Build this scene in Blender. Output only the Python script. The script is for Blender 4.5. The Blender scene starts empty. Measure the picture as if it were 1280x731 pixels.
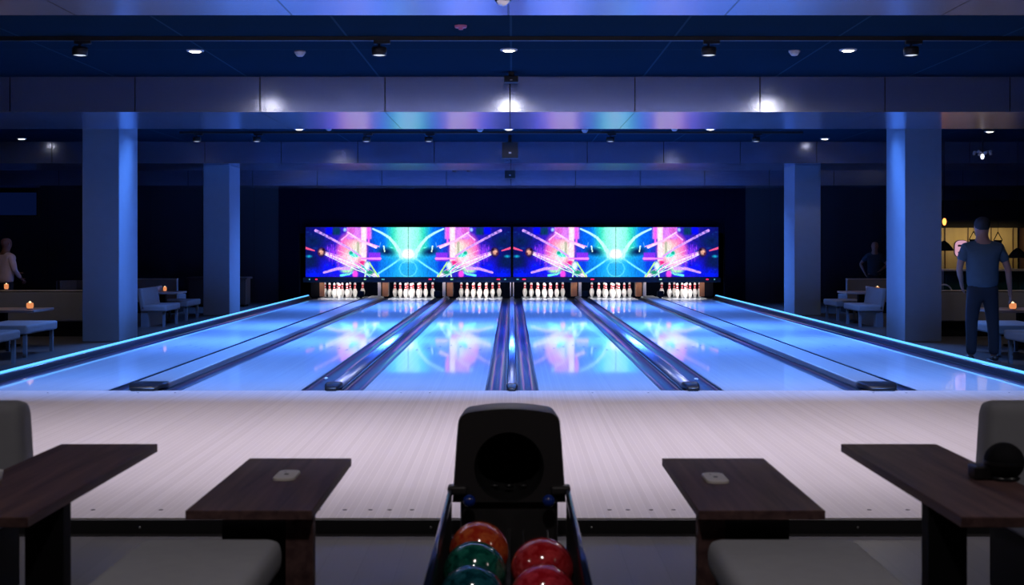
import bpy, bmesh, math, random
import numpy as np
from mathutils import Vector, Matrix
R = math.radians
random.seed(4)
scene = bpy.context.scene
COL = scene.collection

# ------------------------------------------------------------------ camera
F, CX, HY, CZ = 1535.0, 640.0, 305.0, 1.353      # focal length in px, principal point, eye height
cd = bpy.data.cameras.new('camera'); cam = bpy.data.objects.new('camera', cd); COL.objects.link(cam)
cam.location = (0, 0, CZ); cam.rotation_euler = (R(90), 0, 0)
cd.sensor_width = 36; cd.lens = F / 1280 * 36; cd.shift_y = (HY - 365.5) / 1280; cd.clip_end = 200
cd.dof.use_dof = True; cd.dof.focus_distance = 20; cd.dof.aperture_fstop = 5.0
scene.camera = cam
scene.view_settings.view_transform = 'Standard'; scene.view_settings.look = 'None'
scene.view_settings.exposure = 0.0; scene.view_settings.gamma = 1; scene.view_settings.use_curve_mapping = False
scene.cycles.use_denoising = True; scene.cycles.max_bounces = 7; scene.cycles.sample_clamp_indirect = 4
scene.cycles.caustics_reflective = False
# ------------------------------------------------------------------ world
w = bpy.data.worlds.new('world'); scene.world = w; w.use_nodes = True
w.node_tree.nodes['Background'].inputs[0].default_value = (.25, .3, .6, 1)
w.node_tree.nodes['Background'].inputs[1].default_value = 0.0

# ------------------------------------------------------------------ added fill lights (unseen area strips tucked behind the ceiling beams)
def area(name, loc, rot, sx, sy, power, col, spread=180):
    l = bpy.data.lights.new(name, 'AREA'); l.shape = 'RECTANGLE'; l.size = sx; l.size_y = sy
    l.energy = power; l.color = col; l.spread = R(spread)
    o = bpy.data.objects.new(name, l); COL.objects.link(o); o.location = loc; o.rotation_euler = rot
    o['kind'] = 'helper'
    return o
FILL_WHITE = 126; FILL_BLUE = 420
area('fill_strip_white', (0, 8.35, 3.16), (R(-22), 0, 0), 8.0, .25, FILL_WHITE, (.95, .87, 1), 140)  # added to light the approach evenly, has no fixture
area('fill_strip_blue_front', (0, 8.5, 3.17), (R(50), 0, 0), 10.2, .2, 190, (.13, .34, 1), 50)  # this and the next blue strips are added to wash the lanes
area('fill_strip_blue_return', (0, 17.75, 3.18), (R(-30), 0, 0), 10.4, .25, 440, (.10, .30, 1), 75)
area('fill_strip_blue_middle', (0, 17.95, 3.18), (R(24), 0, 0), 9.0, .25, 560, (.09, .28, 1), 78)
area('fill_strip_blue_back', (0, 25.5, 3.18), (R(-8), 0, 0), 9.6, .25, 600, (.09, .28, 1), 110)

# ------------------------------------------------------------------ materials
def lin(r, g, b):
    f = lambda c: (c / 255 / 12.92) if c <= 10.3 else ((c / 255 + .055) / 1.055) ** 2.4
    return (f(r), f(g), f(b), 1)
def mat(name, col, rough=.5, metal=0, coat=0, spec=.5, emit=None, es=0, bump=0, bscale=200, noise=0, nscale=(8, 8, 8), aniso=0):
    m = bpy.data.materials.new(name); m.use_nodes = True
    nt = m.node_tree; b = nt.nodes['Principled BSDF']
    c = col if len(col) == 4 else (*col, 1)
    b.inputs['Base Color'].default_value = c
    b.inputs['Roughness'].default_value = rough; b.inputs['Metallic'].default_value = metal
    b.inputs['Coat Weight'].default_value = coat; b.inputs['Specular IOR Level'].default_value = spec
    if aniso: b.inputs['Anisotropic'].default_value = aniso
    if emit:
        b.inputs['Emission Color'].default_value = emit if len(emit) == 4 else (*emit, 1)
        b.inputs['Emission Strength'].default_value = es
    tc = nt.nodes.new('ShaderNodeTexCoord')
    if noise:
        mp = nt.nodes.new('ShaderNodeMapping'); mp.inputs['Scale'].default_value = nscale
        nt.links.new(tc.outputs['Object'], mp.inputs['Vector'])
        n = nt.nodes.new('ShaderNodeTexNoise'); n.inputs['Scale'].default_value = 1; n.inputs['Detail'].default_value = 5
        nt.links.new(mp.outputs[0], n.inputs['Vector'])
        mx = nt.nodes.new('ShaderNodeMix'); mx.data_type = 'RGBA'
        mx.inputs[6].default_value = tuple(x * (1 - noise) for x in c[:3]) + (1,)
        mx.inputs[7].default_value = tuple(min(1, x * (1 + noise)) for x in c[:3]) + (1,)
        nt.links.new(n.outputs['Fac'], mx.inputs[0]); nt.links.new(mx.outputs[2], b.inputs['Base Color'])
    if bump:
        n2 = nt.nodes.new('ShaderNodeTexNoise'); n2.inputs['Scale'].default_value = bscale
        nt.links.new(tc.outputs['Object'], n2.inputs['Vector'])
        bp = nt.nodes.new('ShaderNodeBump'); bp.inputs['Strength'].default_value = bump; bp.inputs['Distance'].default_value = .01
        nt.links.new(n2.outputs['Fac'], bp.inputs['Height']); nt.links.new(bp.outputs[0], b.inputs['Normal'])
    return m

def math_node(nt, op, a, b=None, c=None):
    n = nt.nodes.new('ShaderNodeMath'); n.operation = op
    for i, v in enumerate((a, b, c)):
        if v is None: continue
        if isinstance(v, (int, float)): n.inputs[i].default_value = v
        else: nt.links.new(v, n.inputs[i])
    return n.outputs[0]
def seam_mask(nt, coord, period, offset, width):
    t = math_node(nt, 'ADD', coord, offset); t = math_node(nt, 'DIVIDE', t, period); t = math_node(nt, 'FRACT', t)
    return math_node(nt, 'LESS_THAN', t, width / period)
def panel_mat(name, col, seam, px, ox, wx=.012, py=None, oy=0, wy=.012, rough=.3, metal=0, coat=0, brushed=0, spec=.5, rx=None):
    """sheet panels with open joints every px metres along X (and py along Y)"""
    m = mat(name, col, rough, metal, coat, spec); nt = m.node_tree; b = nt.nodes['Principled BSDF']
    tc = nt.nodes.new('ShaderNodeTexCoord'); sp = nt.nodes.new('ShaderNodeSeparateXYZ')
    nt.links.new(tc.outputs['Object'], sp.inputs[0])
    f = seam_mask(nt, sp.outputs['X'], px, ox, wx)
    if py: f = math_node(nt, 'MAXIMUM', f, seam_mask(nt, sp.outputs['Y'], py, oy, wy))
    mx = nt.nodes.new('ShaderNodeMix'); mx.data_type = 'RGBA'
    mx.inputs[6].default_value = (*col[:3], 1); mx.inputs[7].default_value = (*seam[:3], 1)
    nt.links.new(f, mx.inputs[0]); nt.links.new(mx.outputs[2], b.inputs['Base Color'])
    if brushed:
        mp = nt.nodes.new('ShaderNodeMapping'); mp.inputs['Scale'].default_value = (5, 420, 420)
        nt.links.new(tc.outputs['Object'], mp.inputs['Vector'])
        n = nt.nodes.new('ShaderNodeTexNoise'); n.inputs['Scale'].default_value = 1; n.inputs['Detail'].default_value = 3
        nt.links.new(mp.outputs[0], n.inputs['Vector'])
        bp = nt.nodes.new('ShaderNodeBump'); bp.inputs['Strength'].default_value = brushed; bp.inputs['Distance'].default_value = .002
        nt.links.new(n.outputs['Fac'], bp.inputs['Height']); nt.links.new(bp.outputs[0], b.inputs['Normal'])
    return m
def strip_mat(name, cols, width, rough, coat=0, spec=.5, along=1.0, line=.0, croff=.05):
    """narrow boards running along Y, each its own tone, with fine grain"""
    m = mat(name, cols[0], rough, 0, coat, spec); nt = m.node_tree; b = nt.nodes['Principled BSDF']
    b.inputs['Coat Roughness'].default_value = croff
    tc = nt.nodes.new('ShaderNodeTexCoord'); sp = nt.nodes.new('ShaderNodeSeparateXYZ')
    nt.links.new(tc.outputs['Object'], sp.inputs[0])
    q = math_node(nt, 'DIVIDE', sp.outputs['X'], width); fl = math_node(nt, 'FLOOR', q)
    wn = nt.nodes.new('ShaderNodeTexWhiteNoise'); wn.noise_dimensions = '1D'; nt.links.new(fl, wn.inputs['W'])
    mp = nt.nodes.new('ShaderNodeMapping'); mp.inputs['Scale'].default_value = (90, along, 1)
    nt.links.new(tc.outputs['Object'], mp.inputs['Vector'])
    n = nt.nodes.new('ShaderNodeTexNoise'); n.inputs['Scale'].default_value = 1; n.inputs['Detail'].default_value = 4
    nt.links.new(mp.outputs[0], n.inputs['Vector'])
    s = math_node(nt, 'MULTIPLY', wn.outputs['Value'], .5); s2 = math_node(nt, 'MULTIPLY', n.outputs['Fac'], .5)
    f = math_node(nt, 'ADD', s, s2)
    mx = nt.nodes.new('ShaderNodeMix'); mx.data_type = 'RGBA'
    mx.inputs[6].default_value = (*cols[0][:3], 1); mx.inputs[7].default_value = (*cols[1][:3], 1)
    nt.links.new(f, mx.inputs[0]); out = mx.outputs[2]
    if line:
        fr = math_node(nt, 'FRACT', q); lt = math_node(nt, 'LESS_THAN', fr, line); lt = math_node(nt, 'MULTIPLY', lt, .45)
        m2 = nt.nodes.new('ShaderNodeMix'); m2.data_type = 'RGBA'; m2.inputs[7].default_value = (*cols[2][:3], 1)
        nt.links.new(lt, m2.inputs[0]); nt.links.new(out, m2.inputs[6]); out = m2.outputs[2]
    nt.links.new(out, b.inputs['Base Color'])
    return m
def glow(name, col, s):
    m = bpy.data.materials.new(name); m.use_nodes = True; nt = m.node_tree; nt.nodes.clear()
    e = nt.nodes.new('ShaderNodeEmission'); o = nt.nodes.new('ShaderNodeOutputMaterial')
    e.inputs[0].default_value = (*col[:3], 1); e.inputs[1].default_value = s; nt.links.new(e.outputs[0], o.inputs[0])
    return m
def speckle(name, a, b_):
    m = mat(name, a, .12, 0, .6); nt = m.node_tree; b = nt.nodes['Principled BSDF']
    tc = nt.nodes.new('ShaderNodeTexCoord'); n = nt.nodes.new('ShaderNodeTexNoise')
    n.inputs['Scale'].default_value = 30; n.inputs['Detail'].default_value = 8; n.inputs['Distortion'].default_value = 1.2
    nt.links.new(tc.outputs['Object'], n.inputs['Vector'])
    cr = nt.nodes.new('ShaderNodeValToRGB'); cr.color_ramp.elements[0].position = .38; cr.color_ramp.elements[1].position = .68
    cr.color_ramp.elements[0].color = (*a[:3], 1); cr.color_ramp.elements[1].color = (*b_[:3], 1)
    nt.links.new(n.outputs['Fac'], cr.inputs[0]); nt.links.new(cr.outputs[0], b.inputs['Base Color'])
    return m

M = {}
M['ceiling'] = panel_mat('ceiling_panel', (.008, .024, .045), (.02, .05, .08), 1.5, .02, .02, 3.0, 0, .012, .6, spec=0)
M['beam'] = panel_mat('beam_sheet', (.52, .58, .82), (.05, .05, .06), 1.42, .03, .014, rough=.20, metal=.76, brushed=0)
M['column'] = mat('column_render', (.27, .33, .42), .75, bump=.2, bscale=60, noise=.06)
M['floor'] = strip_mat('dark_plank_floor', [(.045, .042, .046), (.085, .078, .08), (.02, .02, .02)], .16, .38, line=.03, along=1.5)
M['wall'] = panel_mat('dark_wall', (.022, .024, .032), (.008, .008, .01), 1.2, 0, .012, rough=.6)
M['navy'] = panel_mat('navy_panel', (.004, .006, .015), (.006, .008, .02), 2.1, .2, .02, rough=.55, spec=0)
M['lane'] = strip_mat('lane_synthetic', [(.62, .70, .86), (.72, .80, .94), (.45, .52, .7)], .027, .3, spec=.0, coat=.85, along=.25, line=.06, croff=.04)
M['approach'] = strip_mat('approach_boards', [(.60, .54, .55), (.72, .66, .68), (.86, .80, .81)], .036, .45, spec=.1, along=.25, line=.10)
M['blackplastic'] = mat('black_plastic', (.012, .012, .014), .3)
M['blackmatt'] = mat('black_matt', (.006, .006, .008), .8, spec=.15)
M['trackblack'] = mat('track_black', (.006, .006, .008), .6)
M['gutter'] = mat('gutter_plastic', (.02, .035, .11), .30, 0, .3, noise=.2, nscale=(3, .5, 3))
M['gutterlip'] = mat('gutter_lip', (.01, .014, .03), .35)
M['chrome'] = mat('divider_metal', (.42, .50, .80), .38, 1)
M['cover'] = mat('grey_cover', (.33, .35, .40), .38, .1, noise=.1, nscale=(3, 1, 3))
M['rail'] = mat('rail_paint', (.02, .03, .07), .3, 0, .4)
M['neon'] = glow('blue_led', (.09, .42, 1.0), 2.0)
M['kick'] = mat('approach_kick', (.008, .008, .010), .5)
M['screw'] = mat('screw_steel', (.5, .5, .52), .35, 1)
M['dot'] = mat('marking_dark', (.06, .05, .07), .6)
M['arrow'] = mat('arrow_marking', (.03, .06, .20), .5)
M['pin'] = mat('pin_white', (.85, .84, .82), .25, 0, .5)
M['pinred'] = mat('pin_red', (.65, .03, .05), .3, 0, .5)
M['tan'] = mat('post_tan', (.36, .15, .06), .5, noise=.35, nscale=(40, 40, 2))
M['pale'] = mat('post_pale', (.6, .56, .54), .35, .3)
M['bar'] = mat('score_bar', (.010, .03, .06), .4)
M['glowred'] = glow('indicator_red', (1, .02, .12), 1.2)
M['glowcyan'] = glow('indicator_cyan', (.15, .6, .75), .7)
M['glowgreen'] = glow('indicator_green', (.3, .8, .45), 1.0)
M['lens'] = glow('downlight_lens', (1, .93, .80), 14)
M['lenslow'] = glow('spot_lens', (.75, .82, 1), 1.0)
M['trimring'] = mat('trim_ring', (.5, .5, .52), .4)
M['white'] = mat('white_plastic', (.62, .62, .66), .4)
M['reddet'] = mat('detector_red', (.5, .12, .25), .4)
M['upholstery'] = mat('grey_upholstery', (.30, .305, .34), .85, bump=.35, bscale=500, noise=.08, nscale=(20, 20, 20))
M['upholstery2'] = mat('booth_upholstery', (.24, .23, .25), .8, bump=.2, bscale=300, noise=.08)
M['leg'] = mat('grey_leg', (.12, .14, .18), .5)
M['boothwood'] = mat('booth_table', (.34, .26, .25), .4, noise=.2, nscale=(3, 20, 3))
M['candleglass'] = glow('candle_glow', (1, .34, .13), .75)
M['candlehot'] = glow('candle_flame', (1, .70, .38), 1.8)
M['glass'] = mat('tumbler', (.55, .5, .5), .15, 0, .5)
M['ink'] = mat('dark_pad_marks', (.05, .05, .06), .5)
M['pad'] = mat('pale_pad', (.74, .70, .68), .45)
M['hood'] = mat('hood_plastic', (.026, .024, .026), .5)
M['hoodin'] = mat('hood_inside', (.004, .004, .005), .6)
M['bluebump'] = mat('blue_roller', (.01, .04, .30), .25, 0, .6)
M['railblue'] = mat('rack_rail', (.03, .045, .12), .22, .7)
M['skin'] = mat('skin', (.34, .17, .13), .6)
M['skin2'] = mat('skin_brown', (.22, .10, .07), .6)
M['hair'] = mat('hair_dark', (.015, .012, .012), .8)
M['tee'] = mat('blue_grey_tee', (.055, .085, .12), .9, noise=.12, nscale=(14, 14, 14))
M['trousers'] = mat('dark_trousers', (.010, .012, .022), .9)
M['shoe'] = mat('shoe_dark', (.02, .015, .015), .5)
M['sole'] = mat('shoe_sole', (.10, .09, .09), .6)
M['pinkshirt'] = mat('pale_pink_shirt', (.72, .54, .57), .9, noise=.12, nscale=(14, 14, 14))
M['tealshirt'] = mat('dark_teal_shirt', (.025, .045, .065), .9)
M['barwall'] = mat('bar_back_wall', (.42, .33, .16), .7, noise=.25, nscale=(6, 6, 1))
M['bartop'] = mat('bar_top', (.45, .38, .34), .3)
M['barfront'] = mat('bar_front', (.01, .05, .05), .3, noise=.6, nscale=(4, 4, 4))
M['brown'] = mat('dark_brown', (.05, .025, .018), .5)
M['green'] = mat('green_glass', (.01, .12, .09), .12, 0, .5)
M['bulb'] = glow('warm_bulb', (1, .34, .07), 3)
M['signpink'] = glow('sign_face', (.85, .45, .62), .75)
M['tv'] = glow('tv_face', (.0012, .004, .026), 1)

def wood_mat(name, a, b_):
    m = mat(name, a, .6, 0, 0, .25); nt = m.node_tree; b = nt.nodes['Principled BSDF']
    tc = nt.nodes.new('ShaderNodeTexCoord')
    mp = nt.nodes.new('ShaderNodeMapping'); mp.inputs['Scale'].default_value = (26, 1.6, 26)
    nt.links.new(tc.outputs['Object'], mp.inputs['Vector'])
    n = nt.nodes.new('ShaderNodeTexNoise'); n.inputs['Scale'].default_value = 1; n.inputs['Detail'].default_value = 7; n.inputs['Distortion'].default_value = .4
    nt.links.new(mp.outputs[0], n.inputs['Vector'])
    cr = nt.nodes.new('ShaderNodeValToRGB'); cr.color_ramp.elements[0].position = .32; cr.color_ramp.elements[1].position = .72
    cr.color_ramp.elements[0].color = (*a[:3], 1); cr.color_ramp.elements[1].color = (*b_[:3], 1)
    nt.links.new(n.outputs['Fac'], cr.inputs[0]); nt.links.new(cr.outputs[0], b.inputs['Base Color'])
    return m
M['wood'] = wood_mat('table_walnut', (.055, .028, .030), (.140, .075, .070))

# ------------------------------------------------------------------ mesh helpers
def box(bm, x0, x1, y0, y1, z0, z1, mi=0, bev=0, seg=2):
    vs = [bm.verts.new(p) for p in ((x0, y0, z0), (x1, y0, z0), (x1, y1, z0), (x0, y1, z0), (x0, y0, z1), (x1, y0, z1), (x1, y1, z1), (x0, y1, z1))]
    fs = [bm.faces.new([vs[i] for i in f]) for f in ((3, 2, 1, 0), (4, 5, 6, 7), (0, 1, 5, 4), (1, 2, 6, 5), (2, 3, 7, 6), (3, 0, 4, 7))]
    for f in fs: f.material_index = mi
    if bev:
        es = list({e for f in fs for e in f.edges})
        r = bmesh.ops.bevel(bm, geom=es, offset=bev, segments=seg, profile=.6, affect='EDGES')
        for f in r['faces']: f.material_index = mi; f.smooth = True
    return fs
def prism_y(bm, prof, y0, y1, mi=0, closed=True, smooth=False, cap=True):
    a = [bm.verts.new((x, y0, z)) for x, z in prof]; b = [bm.verts.new((x, y1, z)) for x, z in prof]
    n = len(prof)
    for i in range(n if closed else n - 1):
        j = (i + 1) % n
        f = bm.faces.new((a[i], a[j], b[j], b[i])); f.material_index = mi; f.smooth = smooth
    if closed and cap:
        bm.faces.new(a[::-1]).material_index = mi; bm.faces.new(b).material_index = mi
def lathe(bm, prof, loc=(0, 0, 0), seg=24, mi=0, mif=None):
    rings = []
    for r, z in prof:
        if r < 1e-5: rings.append([bm.verts.new((loc[0], loc[1], loc[2] + z))])
        else: rings.append([bm.verts.new((loc[0] + r * math.cos(2 * math.pi * k / seg), loc[1] + r * math.sin(2 * math.pi * k / seg), loc[2] + z)) for k in range(seg)])
    for i in range(len(rings) - 1):
        a, b = rings[i], rings[i + 1]; m_ = mif(i) if mif else mi
        for k in range(seg):
            j = (k + 1) % seg
            if len(a) == 1 and len(b) == 1: continue
            if len(a) == 1: f = bm.faces.new((a[0], b[j], b[k]))
            elif len(b) == 1: f = bm.faces.new((a[k], a[j], b[0]))
            else: f = bm.faces.new((a[k], a[j], b[j], b[k]))
            f.smooth = True; f.material_index = m_
def tube(bm, p0, p1, r, seg=12, r1=None, mi=0):
    p0, p1 = Vector(p0), Vector(p1); d = p1 - p0; L = d.length; r1 = r if r1 is None else r1
    mt = Matrix.Translation((p0 + p1) / 2) @ d.to_track_quat('Z', 'Y').to_matrix().to_4x4()
    g = bmesh.ops.create_cone(bm, cap_ends=True, segments=seg, radius1=r, radius2=r1, depth=L, matrix=mt)
    for v in g['verts']:
        for f in v.link_faces: f.material_index = mi; f.smooth = len(f.verts) == 4
def ball(bm, c, r, seg=24, sc=(1, 1, 1), mi=0):
    mt = Matrix.Translation(c) @ Matrix.Diagonal((*sc, 1))
    g = bmesh.ops.create_uvsphere(bm, u_segments=seg, v_segments=seg // 2, radius=r, matrix=mt)
    for v in g['verts']:
        for f in v.link_faces: f.smooth = True; f.material_index = mi
def rrect(cx, cz, w_, h_, r, n=6, rt=None):
    rt = r if rt is None else rt
    pts = []
    for (sx, sz, a0, rr) in ((1, 1, 0, rt), (-1, 1, 90, rt), (-1, -1, 180, r), (1, -1, 270, r)):
        for k in range(n + 1):
            a = R(a0 + 90 * k / n)
            pts.append((cx + sx * (w_ / 2 - rr) + rr * math.cos(a), cz + sz * (h_ / 2 - rr) + rr * math.sin(a)))
    return pts
def emit_mesh(name, bm, mats, parent=None, smooth=False):
    bmesh.ops.recalc_face_normals(bm, faces=bm.faces[:])
    me = bpy.data.meshes.new(name); bm.to_mesh(me); bm.free()
    if not isinstance(mats, (list, tuple)): mats = [mats]
    for m in mats: me.materials.append(M[m] if isinstance(m, str) else m)
    if smooth:
        for p in me.polygons: p.use_smooth = True
    o = bpy.data.objects.new(name, me); COL.objects.link(o)
    if parent: o.parent = parent
    return o
def made(name, fn, mats, parent=None, smooth=False):
    bm = bmesh.new(); fn(bm); return emit_mesh(name, bm, mats, parent, smooth)
def tag(o, label, cat, group=None):
    o['label'] = label; o['category'] = cat
    if group: o['group'] = group
    return o
def thing(name, label, cat, loc=(0, 0, 0), rz=0, group=None):
    o = bpy.data.objects.new(name, None); COL.objects.link(o); o.location = loc; o.rotation_euler = (0, 0, rz)
    o.empty_display_size = .1
    return tag(o, label, cat, group)
def struct(name, fn, mats):
    o = made(name, fn, mats); o['kind'] = 'structure'; return o
def copy_tree(o, parent=None):
    c = o.copy(); COL.objects.link(c); c.parent = parent
    for ch in [x for x in COL.objects if x.parent == o]: copy_tree(ch, c)
    return c
def place(o, loc, label=None, rz=None, group=None):
    o.location = loc
    if rz is not None: o.rotation_euler = (0, 0, rz)
    if label: o['label'] = label
    if group: o['group'] = group
    return o
def spot(name, loc, rot, power, col, size=80, blend=.6, rad=.06, parent=None):
    l = bpy.data.lights.new(name, 'SPOT'); l.energy = power; l.color = col; l.spot_size = R(size); l.spot_blend = blend; l.shadow_soft_size = rad
    o = bpy.data.objects.new(name, l); COL.objects.link(o); o.location = loc; o.rotation_euler = rot; o['kind'] = 'helper'
    if parent: o.parent = parent
    return o

# ------------------------------------------------------------------ room shell
CEIL = CZ + 1.9; BB = CZ + 1.5; LZ = .07
YB = 28.55                           # back wall plane
RX = 12.3
struct('floor', lambda b: box(b, -RX, RX, -3, 31, -.2, 0), 'floor')
struct('ceiling', lambda b: box(b, -RX, RX, -3, 31, CEIL, CEIL + .2), 'ceiling')
struct('wall_left', lambda b: box(b, -RX - .2, -RX, -3, 31, 0, CEIL), 'wall')
struct('wall_right', lambda b: box(b, RX, RX + .2, -3, 31, 0, CEIL), 'wall')
struct('wall_behind', lambda b: box(b, -RX, RX, -3.2, -3, 0, CEIL), 'wall')
def back(b):
    box(b, -RX, -5.42, YB, YB + .2, 0, CEIL); box(b, 5.42, RX, YB, YB + .2, 0, CEIL)
    box(b, -4.95, 4.95, YB, YB + .2, 1.6, CEIL, mi=1)
    box(b, -5.42, -4.95, YB - .03, YB + .2, 0, CEIL, mi=1); box(b, 4.95, 5.42, YB - .03, YB + .2, 0, CEIL, mi=1)
    box(b, -5.0, 5.0, 30.7, 30.9, 0, 1.8, mi=1)
struct('wall_back', back, ['wall', 'navy'])
BEAMS = [(6.7, 8.05, BB), (13.95, 16.0, BB), (22.8, 25.0, BB), (27.0, 28.5, CZ + 1.29)]
for i, (y0, y1, z) in enumerate(BEAMS):
    o = struct('ceiling_beam', lambda b: box(b, -RX, RX, y0, y1, z, CEIL), 'beam')
for s in (-1, 1):
    xs = sorted((s * 5.44, s * 5.95))
    struct('column', lambda b: box(b, xs[0], xs[1], 17.0, 17.85, 0, CEIL, bev=.012), 'column')
    xs = sorted((s * 5.36, s * 5.86))
    struct('column', lambda b: box(b, xs[0], xs[1], 23.3, 24.2, 0, BB, bev=.012), 'column')

# ------------------------------------------------------------------ approach and lanes
def approach(b):
    box(b, -5.4, 5.4, 5.755, 10.76, .0, LZ, mi=0)
struct('floor_approach', approach, 'approach')
kick = tag(made('kick_board', lambda b: box(b, -5.4, 5.4, 5.735, 5.754, .0, LZ - .006), 'kick'), 'long black kick board along the near edge of the pale approach', 'kick board')
for k, px in enumerate((176, 539, 739, 1071)):
    x = (px - CX) / 267
    made('screw', lambda b: ball(b, (x, 5.733, .03), .006, 10, (1, .4, 1)), 'screw', kick)
def dots(b):
    for px in (116, 201, 398, 431, 463, 487, 515, 762, 785, 814, 842, 1087, 1135):
        x = (px - CX) / 259
        lathe(b, [(.011, .0), (.011, .0012), (0, .0012)], (x, 5.93, LZ), 12)
    for px in (75, 185, 230, 505, 540, 738, 806, 1080, 1120, 1245):
        x = (px - CX) / 141
        lathe(b, [(.009, .0), (.009, .0012), (0, .0012)], (x, 10.6, LZ), 12)
o = made('approach_dots', dots, 'dot'); o['kind'] = 'structure'; o.name = 'floor_marking'

LANES = [(-4.60, -3.55), (-2.90, -1.855), (-1.305, -.236), (.236, 1.305), (1.86, 2.92), (3.56, 4.61)]
LN = ['leftmost lane', 'second lane from the left', 'lane just left of centre', 'lane just right of centre', 'second lane from the right', 'rightmost lane']
LW = ['beside the left blue light strip', 'right of the left flat divider', 'left of the central divider', 'right of the central divider', 'left of the right flat divider', 'beside the right blue light strip']
for i, (x0, x1) in enumerate(LANES):
    t = thing('bowling_lane', f'glossy blue-lit {LN[i]}, {LW[i]}', 'bowling lane', ((x0 + x1) / 2, 10.76, 0), 0, 'bowling lanes')
    h = (x1 - x0) / 2
    made('lane_surface', lambda b: box(b, -h, h, 0.004, 18.9 + .6, .0, LZ), 'lane', t)
    for q in range(7):
        d = (q - 3) * h / 4.2
        def arr(b):
            y = 4.75 - abs(q - 3) * .22; z = LZ + .0012
            v = [b.verts.new(p) for p in ((d - .016, y, z), (d + .016, y, z), (d, y + .15, z))]
            b.faces.new(v)
        made('arrow_marking', arr, 'arrow', t)

def gutter_profile(xa, xb, depth=.055, n=12):
    """upper face of a round channel from xa to xb"""
    lip = .014
    pts = [(xa, .069), (xa + lip, .069)]
    for k in range(n + 1):
        a = math.pi * k / n; c = (xa + xb) / 2; r = (xb - xa) / 2 - lip
        pts.append((c - r * math.cos(a), .066 - depth * math.sin(a)))
    pts += [(xb - lip, .069), (xb, .069)]
    return pts
def gutter(parent, xa, xb, y0=0.004, y1=18.7):
    def fn(b):
        p = gutter_profile(xa, xb); n = len(p)
        prism_y(b, p, y0, y1, 0, closed=False, smooth=True)
        for (u, v) in ((xa, xa + .016), (xb - .016, xb)):
            box(b, u, v, y0, y1, .0, .0700, mi=1)
    return made('gutter', fn, ['gutter', 'gutterlip'], parent)
def nose(parent, w_, zt, L=.24, y=-.05):
    def fn(b):
        rings = []
        for t_ in (0, .12, .3, .55, .8, 1):
            sc = .62 + .38 * math.sin(min(1, t_ * 1.3) * math.pi / 2); hh = .45 + .55 * math.sin(min(1, t_ * 1.5) * math.pi / 2)
            pr = rrect(0, 0, w_ * sc, zt * hh, zt * hh * .40, 4)
            rings.append([b.verts.new((x, y + L * t_, .071 + (zt * hh) / 2 + z)) for x, z in pr])
        for a, c in zip(rings, rings[1:]):
            for k in range(len(a)):
                j = (k + 1) % len(a); b.faces.new((a[k], a[j], c[j], c[k]))
        b.faces.new(rings[0]); b.faces.new(rings[-1][::-1])
    return made('end_cap', fn, 'blackplastic', parent, smooth=True)
def divider(xa, xb, kind, label, cat='lane divider'):
    c = (xa + xb) / 2; t = thing('lane_divider', label, cat, (c, 10.76, 0), 0, 'gutters and dividers between the lanes')
    h = (xb - xa) / 2 - .001
    if kind == 'flat':
        cw = .15
        gutter(t, -h, -cw); gutter(t, cw, h)
        made('cover', lambda b: box(b, -cw, cw, .16, 18.7, .0, .118, bev=.012), 'cover', t)
        nose(t, .34, .058, .26)
    else:
        cw = .066 if kind == 'tube' else .043
        gutter(t, -h, -cw - .002); gutter(t, cw + .002, h)
        def cap(b):
            zt = .04 if kind == 'tube' else .022
            pts = [(-cw, .0), (-cw, .07)] + [(-cw * math.cos(math.pi * k / 10), .07 + zt * math.sin(math.pi * k / 10)) for k in range(1, 10)] + [(cw, .07), (cw, .0)]
            prism_y(b, pts, .14, 18.7, 0, smooth=False)
        o = made('capping', cap, 'chrome', t)
        for p in o.data.polygons: p.use_smooth = len(p.vertices) == 4
        nose(t, cw * 2 + .02, .06 if kind == 'tube' else .045, .22)
    return t
divider(LANES[0][1], LANES[1][0], 'flat', 'wide flat grey divider with black nose between the two leftmost lanes')
d2 = divider(LANES[1][1], LANES[2][0], 'tube', 'rounded shiny divider with gutters left of centre')
divider(LANES[2][1], LANES[3][0], 'thin', 'central divider, narrow and bluish between two purple gutters')
d4 = divider(LANES[3][1], LANES[4][0], 'tube', 'rounded shiny divider with gutters right of centre')
divider(LANES[4][1], LANES[5][0], 'flat', 'wide flat grey divider with black nose between the two rightmost lanes')
for d, x, y in ((d2, -.20, 1.0), (d4, .17, .93)):
    made('rivet', lambda b: ball(b, (x, y, .068), .03, 14, (.7, 1.3, .35)), 'white', d)
for s, side in ((-1, 'left'), (1, 'right')):
    xi = abs(LANES[0][0]) if s < 0 else LANES[5][1]
    t = thing('side_rail', f'dark rail with a glowing blue light strip on the outer {side} edge of the lanes', 'side rail', (s * xi, 10.76, 0), 0, 'lit rails at the outer lane edges')
    a, b_ = sorted((s * .002, s * .19)); gutter(t, a, b_, -1.2, 18.5)
    a, b_ = sorted((s * .192, s * .32))
    made('rail_body', lambda b: box(b, a, b_, -1.2, 18.4, 0, .13, bev=.01), 'rail', t)
    a, b_ = sorted((s * .222, s * .256))
    made('light_strip', lambda b: box(b, a, b_, -1.2, 18.4, .131, .146), 'neon', t)

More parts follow.
